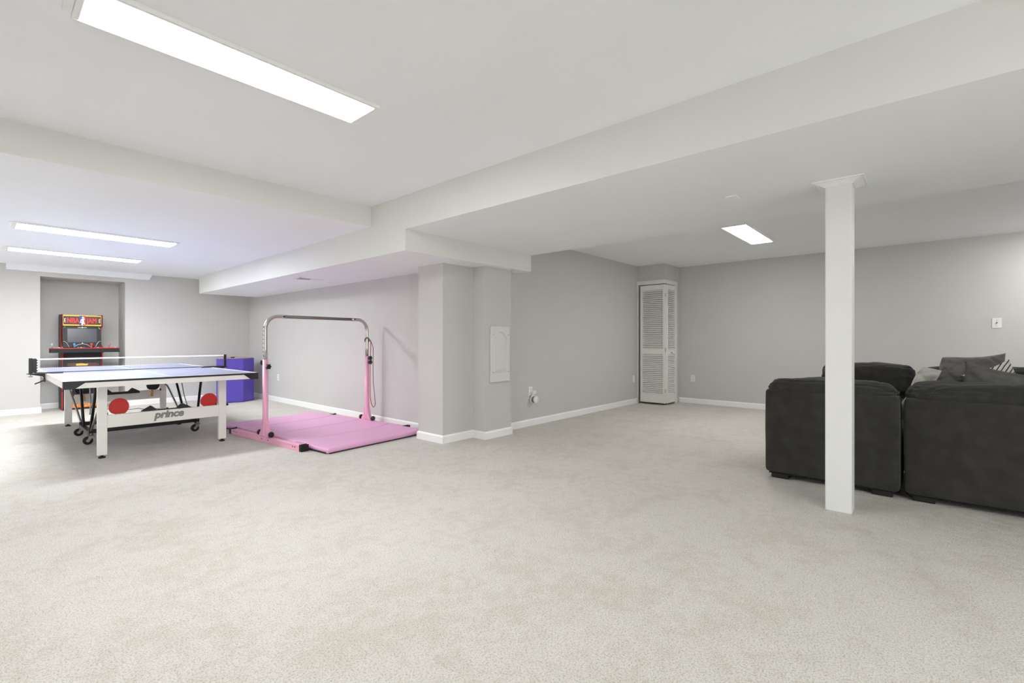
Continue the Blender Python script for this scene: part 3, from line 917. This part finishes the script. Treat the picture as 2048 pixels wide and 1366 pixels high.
# lower front with print
fp = obj('front_panel', prism(nb(), [(10.165, .30), (10.165, .908), (10.20, .908), (10.20, .30)], 'X', iw0, iw1), 'arcblack', t)
pr = nb()
pts = [(-.165, .640), (-.10, .632), (.10, .632), (.20, .645), (.205, .672), (.16, .688), (.06, .690), (.035, .676), (0, .692), (-.06, .690), (-.10, .694), (-.17, .690), (-.185, .668)]
prism(pr, [(AC + p[0], p[1] + .048) for p in pts], 'Y', 10.161, 10.1655); obj('front_print', pr, 'arcbrown', fp)
pr = nb(); prism(pr, [(AC - .075, .698), (AC + .055, .698), (AC + .07, .722), (AC + .02, .728), (AC - .02, .732), (AC - .08, .726)], 'Y', 10.159, 10.162); obj('front_highlight_print', pr, 'arcyel', fp)
obj('kick_print', box(nb(), iw0 + .03, iw1 - .03, 10.161, 10.1655, .34, .52), 'arcbrown', fp)
obj('back_panel', box(nb(), iw0, iw1, 10.575, 10.60, .30, 1.50), 'arcblack', t)
# riser under the cabinet
rs = obj('riser', box(nb(), AX0 + .002, AX1 - .002, 10.155, 10.60, 0.001, .298, .003), 'arcblack', t)
obj('riser_edge', box(nb(), AX0, AX0 + .012, 10.150, 10.16, .005, .295), 'arcred', rs)
obj('riser_edge', box(nb(), AX1 - .012, AX1, 10.150, 10.16, .005, .295), 'arcred', rs)
obj('basketball_print', box(nb(), AX0 + .10, AX1 - .045, 10.1525, 10.156, .03, .16), 'basket', rs)
wc = nb(); tube(wc, [(AX0 + .045, 10.153, .03), (AX0 + .046, 10.153, .11), (AX0 + .07, 10.153, .155), (AX0 + .10, 10.153, .172), (AX1 - .05, 10.153, .176)], .010, 8, .4)
obj('riser_line', wc, 'arcwhite', rs)

# power cord of the arcade with its black adapter on the carpet
t = thing('power_cord', 'thin dark cord with a black power adapter on the carpet behind the table', 'cord', (1.72, 9.0, 0))
cd = nb()
pth = [(1.36, 10.0, .008), (1.42, 9.7, .006), (1.55, 9.75, .006), (1.60, 9.5, .006), (1.72, 9.55, .006), (1.78, 9.3, .006), (1.90, 9.32, .006), (1.96, 9.15, .008)]
sm = []
for i in range(len(pth) - 1):
    p0, p1, p2, p3 = (Vector(pth[max(i - 1, 0)]), Vector(pth[i]), Vector(pth[i + 1]), Vector(pth[min(i + 2, len(pth) - 1)]))
    for k in range(6):
        u = k / 6
        sm.append(.5 * ((2 * p1) + (-p0 + p2) * u + (2 * p0 - 5 * p1 + 4 * p2 - p3) * u * u + (-p0 + 3 * p1 - 3 * p2 + p3) * u ** 3))
sm.append(Vector(pth[-1]))
for p in sm:
    p.z = .006
tube(cd, sm, .004, 6); obj('cord', cd, 'black', t)
obj('power_adapter', box(nb(), 1.95, 2.02, 9.07, 9.19, .001, .032, .006, 2), 'black', t)

# ------------------------------------------------------------------ purple foam tumbling block
pf = [(2.765, 9.31), (2.80, 9.235), (3.150, 9.165), (3.385, 9.335), (3.400, 9.62), (3.22, 9.80), (3.0, 9.82), (2.86, 9.65)]
t = thing('foam_block', 'purple vinyl foam block with faceted sides standing in the corner of the grey walls', 'foam block', (3.05, 9.5, 0))
bl = nb()
prism(bl, pf, 'Z', 0.004, .778)
bmesh.ops.bevel(bl, geom=bl.edges[:], offset=.014, segments=2, affect='EDGES', profile=.5)
obj('cover', bl, 'purple', t)
tb = nb(); prism(tb, [(3.05 + (p[0] - 3.05) * .95, 9.5 + (p[1] - 9.5) * .95) for p in pf], 'Z', .7775, .786)
obj('top_panel', tb, 'tan', t)
obj('handle_tab', box(nb(), 2.97, 3.03, 9.24, 9.27, .786, .806, .004), 'black', t)

# ------------------------------------------------------------------ pink gymnastics bar
ANG = math.radians(5.0)
GU = Vector((math.cos(ANG), math.sin(ANG), 0)); GV = Vector((-math.sin(ANG), math.cos(ANG), 0))
G0 = Vector((2.080, 5.420, 0)); GL = 1.315


def G(u, v, z):
    return G0 + GU * u + GV * v + Vector((0, 0, z))


RG = Matrix.Rotation(ANG, 4, 'Z')
t = thing('gymnastics_bar', 'pink gymnastics bar with chrome upper frame standing over the pink mat', 'gym bar', tuple(G(GL / 2, 0, 0)))
for u in (0, GL):
    bb = nb(); obox(bb, G(u, -.76, .0275), G(u, .76, .0275), .062, .050, .004)
    bo = obj('base_beam', bb, 'pink', t)
    for s in (-1, 1):
        ec = nb(); obox(ec, G(u, s * .755, .032), G(u, s * .79, .032), .070, .062, .006); obj('end_cap', ec, 'black', bo)
    for v in (-.66, -.62, -.12, .02, .62, .68):
        hl = nb(); R = Matrix.Translation(G(u, v, .032)) @ RG
        q = nb(); cyl(q, (-.0325, 0, 0), (-.0295, 0, 0), .007, 8); q.transform(R)
        obj('bolt', q, 'hole', bo)
    up = nb()
    # upright flares into the foot
    tube(up, [G(u, 0, .055), G(u, 0, .075), G(u, 0, .13), G(u, 0, .20), G(u, 0, .89)], [.032, .031, .030, .029, .027], 18)
    upo = obj('upright', up, 'pink', t)
    for s in (-1, 1):
        gs = nb()
        A = [G(u, s * .025, .055), G(u, s * .105, .055), G(u, s * .095, .075), G(u, s * .055, .13), G(u, s * .028, .235)]
        a_ = [gs.verts.new(p + GU * .022) for p in A]; b_ = [gs.verts.new(p - GU * .022) for p in A]
        gs.faces.new(a_); gs.faces.new(b_[::-1])
        for k in range(5):
            gs.faces.new((a_[k], b_[k], b_[(k + 1) % 5], a_[(k + 1) % 5]))
        bmesh.ops.recalc_face_normals(gs, faces=gs.faces[:]); obj('gusset', gs, 'pink', upo)
        kb = nb(); c0 = G(u, s * .125, .088)
        cyl(kb, G(u, s * .085, .088), G(u, s * .115, .088), .010, 10)
        lathe(kb, [(.018, 0), (.030, .006), (.030, .020), (.02, .026)], G(u, s * .112, .088), GV * s, 12)
        obj('base_knob', kb, 'black', upo)

    def star_knob(base, d):
        k_ = nb(); cyl(k_, base, base + d * .03, .009, 10)
        c1 = base + d * .03; s_, u_ = _basis(d)
        pr_ = []
        for i in range(24):
            r_ = .026 + .006 * math.cos(6 * 2 * PI * i / 24)
            pr_.append(s_ * math.cos(2 * PI * i / 24) * r_ + u_ * math.sin(2 * PI * i / 24) * r_)
        a_ = [k_.verts.new(c1 + p) for p in pr_]; b_ = [k_.verts.new(c1 + d * .026 + p * .9) for p in pr_]
        k_.faces.new(a_); k_.faces.new(b_[::-1])
        for i in range(24):
            k_.faces.new((a_[i], b_[i], b_[(i + 1) % 24], a_[(i + 1) % 24]))
        bmesh.ops.recalc_face_normals(k_, faces=k_.faces[:])
        return k_
    if u == 0:
        obj('star_knob', star_knob(G(u, .025, .855), GV), 'black', upo); obj('star_knob', star_knob(G(u, -.025, .815), -GV), 'black', upo)
    else:
        obj('star_knob', star_knob(G(u, -.025, .870), -GV), 'black', upo); obj('star_knob', star_knob(G(u, -.025, .815), -GV), 'black', upo)
# chrome frame: each side a bent tube, the gripping bar between
for u, s in ((0, 1), (GL, -1)):
    pts = [G(u, 0, .80), G(u, 0, 1.0), G(u, 0, 1.225)]
    for k in range(1, 9):
        a = k / 8 * PI / 2
        pts.append(G(u + s * .14 * (1 - math.cos(a)), 0, 1.225 + .14 * math.sin(a)))
    pts.append(G(u + s * .165, 0, 1.365)); pts.append(G(u + s * .24, 0, 1.365))
    ch = nb(); tube(ch, pts, .021, 18)
    cho = obj('bent_tube', ch, 'chrome', t)
    if s > 0:
        for k in range(8):
            q = nb(); cyl(q, G(u, .019, .93 + k * .045), G(u, .0235, .93 + k * .045), .006, 8); obj('height_hole', q, 'hole', cho)
            q = nb(); cyl(q, G(u - .019, 0, .93 + k * .045), G(u - .0225, 0, .93 + k * .045), .006, 8); obj('height_hole', q, 'hole', cho)
    q = nb(); cyl(q, G(u + s * .20, -.018, 1.365), G(u + s * .20, -.0245, 1.365), .009, 10); obj('bolt', q, 'hole', cho)
gb = nb(); tube(gb, [G(.225, 0, 1.365), G(GL - .225, 0, 1.365)], .0185, 18)
obj('grip_bar', gb, 'barwood', t)

# strap hanging on the right upright
t = thing('hanging_strap', 'thin red and brown loop strap hanging on the right upright of the pink bar', 'strap', tuple(G(GL, -.05, 1.08)))
loop = nb()
lp = [G(GL + .028 * math.cos(a), .028 * math.sin(a), 1.105 - .03 * math.sin(a + .6)) for a in [k * 2 * PI / 20 for k in range(20)]]
tube(loop, lp, .006, 6, 2.0, close=True); obj('neck_loop', loop, 'strapbrown', t)
tg = nb(); tube(tg, [G(GL - .03, -.05, 1.135), G(GL + .01, -.052, 1.10), G(GL + .03, -.055, 1.06)], .010, 8, .5)
obj('cuff', tg, 'strapbrown', t)
s1 = nb(); tube(s1, [G(GL + .02, -.056, 1.07), G(GL + .012, -.060, .95), G(GL + .004, -.060, .80), G(GL + .002, -.060, .55), G(GL + .005, -.060, .36), G(GL + .020, -.070, .26), G(GL + .04, -.078, .225)], .0055, 8, .6)
obj('strap_run', s1, 'strapred', t, label='red half of the strap')
s2 = nb(); tube(s2, [G(GL + .024, -.060, 1.07), G(GL + .034, -.085, 1.00), G(GL + .030, -.085, .80), G(GL + .035, -.085, .55), G(GL + .055, -.090, .36), G(GL + .062, -.092, .27), G(GL + .055, -.085, .232), G(GL + .04, -.078, .222)], .0055, 8, .6)
obj('strap_run', s2, 'strapbrown', t)

# pink folding mat
MO = Vector((2.235, 4.345, 0))


def MP(u, v, z):
    return MO + GU * u + GV * v + Vector((0, 0, z))


t = thing('folding_mat', 'pink vinyl folding gym mat lying under the gymnastics bar', 'gym mat', tuple(MP(.585, 1.17, 0)))
MW, ML = 1.212, 2.34
for k in range(4):
    v0, v1 = k * ML / 4 + (.004 if k else 0), (k + 1) * ML / 4 - .004
    p = nb()

    def wavy(p_, u_, k=k):
        # slightly lifted along the beam side
        e = max(0, -u_.x) ** 3
        return p_ + Vector((0, 0, .008 * e * (1 + math.sin(p_.y * 7 + k)) + .022 * max(0, (u_.x - .55) / .45) ** 2 * (1 if u_.x > .55 else 0)))
    roundbox(p, (0, 0, 0), (MW, v1 - v0, .046), .017, (14, 10, 6), .0022, 5.0, (0, 0, .003), seed=k * 3.1, fn=wavy)
    p.transform(Matrix.Translation(MP(MW / 2, (v0 + v1) / 2, .0265)) @ RG)
    po = obj('mat_panel', p, 'pinkmat', t)
    ve = nb(); obox(ve, MP(-.001, v0 + .03, .012), MP(-.001, v1 - .03, .012), .006, .013); obj('velcro_edge', ve, 'black', po)
ve = nb(); obox(ve, MP(.02, -.001, .006), MP(MW - .02, -.001, .006), .004, .010); obj('underside_edge', ve, 'black', t)

# ------------------------------------------------------------------ sectional sofa
RZ90 = Matrix.Rotation(PI / 2, 4, 'Z')


def sofa_module(label, x0, y0, y1, facing, group, cush=(None,), top=.712, seed=0.0, depth=.95, skip_feet=()):
    """facing +1: the back is at x0 and the seat opens towards +X; -1: the back is at x0, seat towards -X"""
    f = facing
    t = thing('sofa_module', label, 'sofa', (x0 + f * depth / 2, (y0 + y1) / 2, 0), group)
    yc = (y0 + y1) / 2; wy = y1 - y0

    def bulge(p, u):
        return p + Vector((0, 0, 0))
    bk = nb(); roundbox(bk, (x0 + f * .11, yc, (.047 + top) / 2), (.22, wy - .008, top - .047), .032, (8, 16, 16), .004, 3.0, (.006, .004, .0), seed=seed)
    obj('back_frame', bk, 'sofa', t)
    bs = nb(); roundbox(bs, (x0 + f * (depth / 2 + .1), yc, .17), (depth - .2, wy - .008, .245), .03, (10, 10, 8), .004, 3.0, seed=seed + 2)
    obj('seat_base', bs, 'sofa', t)
    st = nb(); roundbox(st, (x0 + f * (.21 + (depth - .2) / 2), yc, .375), (depth - .21, wy - .012, .17), .06, (12, 12, 8), .006, 3.0, (.01, .005, .02), seed=seed + 4)
    obj('seat_cushion', st, 'sofa', t)
    obj('underside', box(nb(), min(x0 + f * .03, x0 + f * (depth - .03)), max(x0 + f * .03, x0 + f * (depth - .03)), y0 + .03, y1 - .03, .036, .052), 'sofadark', t)
    for fx in (.035, depth - .155):
        for fy in (y0 + .045, y1 - .165):
            xa, xb = x0 + f * fx, x0 + f * (fx + .12)
            obj('foot', box(nb(), min(xa, xb), max(xa, xb), fy, fy + .12, .001, .05, .004), 'sofafoot', t)
    for (ca, cb, cz, ch, cx) in cush:
        def slump(p, u, ch=ch, sd=seed):
            # overstuffed back cushion: plump top, drooping ears, wrinkles running to the corners
            e = abs(u.y) ** 4
            ends = abs(u.y) ** 3
            fold = 1 - abs(noise.noise(Vector((p.y * 5.5 + sd, p.z * 24 + p.x * 9, sd * 2))))       # creases running along the cushion
            fold2 = 1 - abs(noise.noise(Vector((p.y * 13 + p.z * 20 + sd, p.x * 7, sd))))
            wr = noise.noise(Vector((p.x * 6 + sd, p.y * 5 + sd, p.z * 12))) * .012 - (fold ** 5) * .012 * (.35 + ends) - (fold2 ** 6) * .008 * (.2 + ends)
            p = p + Vector((u.x * wr, 0, (u.z > 0) * wr * 1.3 - e * .018 * (u.z > 0)))
            return p
        cu = nb(); roundbox(cu, (x0 + f * cx, (ca + cb) / 2, cz), (.27, cb - ca, ch), min(.068, ch * .48), (22, 80, 20), .012, 3.2, (.012, .0, .010), seed=seed + 7 + ca, fn=slump)
        obj('back_cushion', cu, 'sofa', t)
    return t


near_top = .712
sofa_module('charcoal sofa module directly behind the white post, its back to the room', 4.20, .150, 1.002, 1, 'charcoal sectional modules',
            [(.168, .992, .732, .140, .150)], .712, 1.0)
sofa_module('charcoal sofa module to the right of the post, cut by the picture edge', 4.215, -1.05, .138, 1, 'charcoal sectional modules',
            [(-1.04, .130, .733, .150, .150)], .708, 5.0)
sofa_module('charcoal sofa module standing across from the post, facing the room', 6.98, .10, .99, -1, 'charcoal sectional modules',
            [(.110, .955, .70, .29, .34)], .70, 9.0)
sofa_module('charcoal sofa module against the far side, under the heaped pillows', 6.98, -1.05, .085, -1, 'charcoal sectional modules',
            [(-1.04, .072, .69, .29, .34)], .70, 13.0)


def pillow(label, c, w, h, thick, R, m, seed=0.0, uv=False, group='loose sofa pillows', name='pillow', chop=0.0, stripe=0.0):
    """knife-edge pillow: local x,z in the plane, y through it, placed by matrix R at c"""
    t_ = bmesh.new(); n = 36
    uvl = t_.loops.layers.uv.new('UVMap')
    grid = {}
    for s in (-1, 1):
        for i in range(n + 1):
            for j in range(n + 1):
                a = -1 + 2 * i / n; b = -1 + 2 * j / n
                edge = i in (0, n) or j in (0, n)
                k = (0 if edge else s, i, j)
                if k in grid:
                    continue
                pin = 1 - .10 * (1 - abs(a) ** 2.0) * abs(b) ** 3
                pin2 = 1 - .10 * (1 - abs(b) ** 2.0) * abs(a) ** 3
                x = a * w / 2 * pin2; z = b * h / 2 * pin
                th = thick / 2 * ((1 - a * a) ** .55) * ((1 - b * b) ** .55) if not edge else 0
                wr = noise.noise(Vector((x * 9 + seed, z * 9, seed + s))) * .014
                fold = 1 - abs(noise.noise(Vector(((x + z) * 9 + seed, (x - z) * 3.5, seed * 3 + s))))
                fold2 = 1 - abs(noise.noise(Vector(((x - z) * 14 + seed, (x + z) * 5, seed * 5 + s))))
                wr -= (fold ** 5) * .020 + (fold2 ** 6) * .012
                wr *= s * min(1.0, th / (thick * .22))
                k_c = chop * max(0, -a) ** 3 * max(0, b) ** 2
                x += w * k_c; z -= h * k_c * .25
                q = Vector((x, s * th + (wr if not edge else wr * .4), z + noise.noise(Vector((x * 5, seed, z * 5))) * .014))
                grid[k] = t_.verts.new(q)
    for s in (-1, 1):
        for i in range(n):
            for j in range(n):
                vs = []
                for (di, dj) in ((0, 0), (1, 0), (1, 1), (0, 1)):
                    ii, jj = i + di, j + dj
                    edge = ii in (0, n) or jj in (0, n)
                    vs.append(grid[(0 if edge else s, ii, jj)])
                if len(set(vs)) < 4:
                    continue
                try:
                    f_ = t_.faces.new(vs if s < 0 else vs[::-1])
                except ValueError:
                    continue
                f_.smooth = True
    for f_ in t_.faces:
        for l in f_.loops:
            l[uvl].uv = ((l.vert.co.x * math.cos(stripe) - l.vert.co.z * math.sin(stripe)) / w + .5, l.vert.co.z / h + .5)
    bmesh.ops.recalc_face_normals(t_, faces=t_.faces[:])
    t_.transform(Matrix.Translation(Vector(c)) @ R)
    return one(name, t_, m, label, 'pillow', c, group)


def PR(yaw, lean, roll):
    """yaw about Z (0 = faces -X), lean back, roll in its own plane"""
    return Matrix.Rotation(-PI / 2 + yaw, 4, 'Z') @ Matrix.Rotation(lean, 4, 'X') @ Matrix.Rotation(roll, 4, 'Y')


pillow('ivory pillow showing above the sofa back just right of the post', (4.88, -.125, .694), .54, .35, .11, PR(.0, .25, .22), 'pil_light', 1.0, chop=.12)
pillow('small charcoal pillow overlapping the ivory pillow', (4.72, -.150, .690), .34, .34, .08, PR(.0, .22, .47), 'pil_dark', 2.0)
pillow('slate pillow with one raised point lying along the top of the sofa back', (4.66, -.44, .690), .62, .41, .13, PR(.0, .22, .21), 'pil_dark', 3.0)
pillow('ivory pillow with thin dark stripes behind the slate pillow', (5.02, -.342, .716), .38, .38, .12, PR(0, .2, -.45), 'stripes', 4.0, stripe=.94)
pillow('wide slate pillow on top of the heap against the far sofa module', (6.33, -.295, .735), .51, .46, .18, PR(.0, -.25, -.07), 'pil_dark', 5.0, chop=.13)
pillow('crumpled slate pillow at the right picture edge above the sofa back', (4.84, -.74, .715), .46, .46, .14, PR(.1, .25, -.35), 'pil_dark', 6.0)
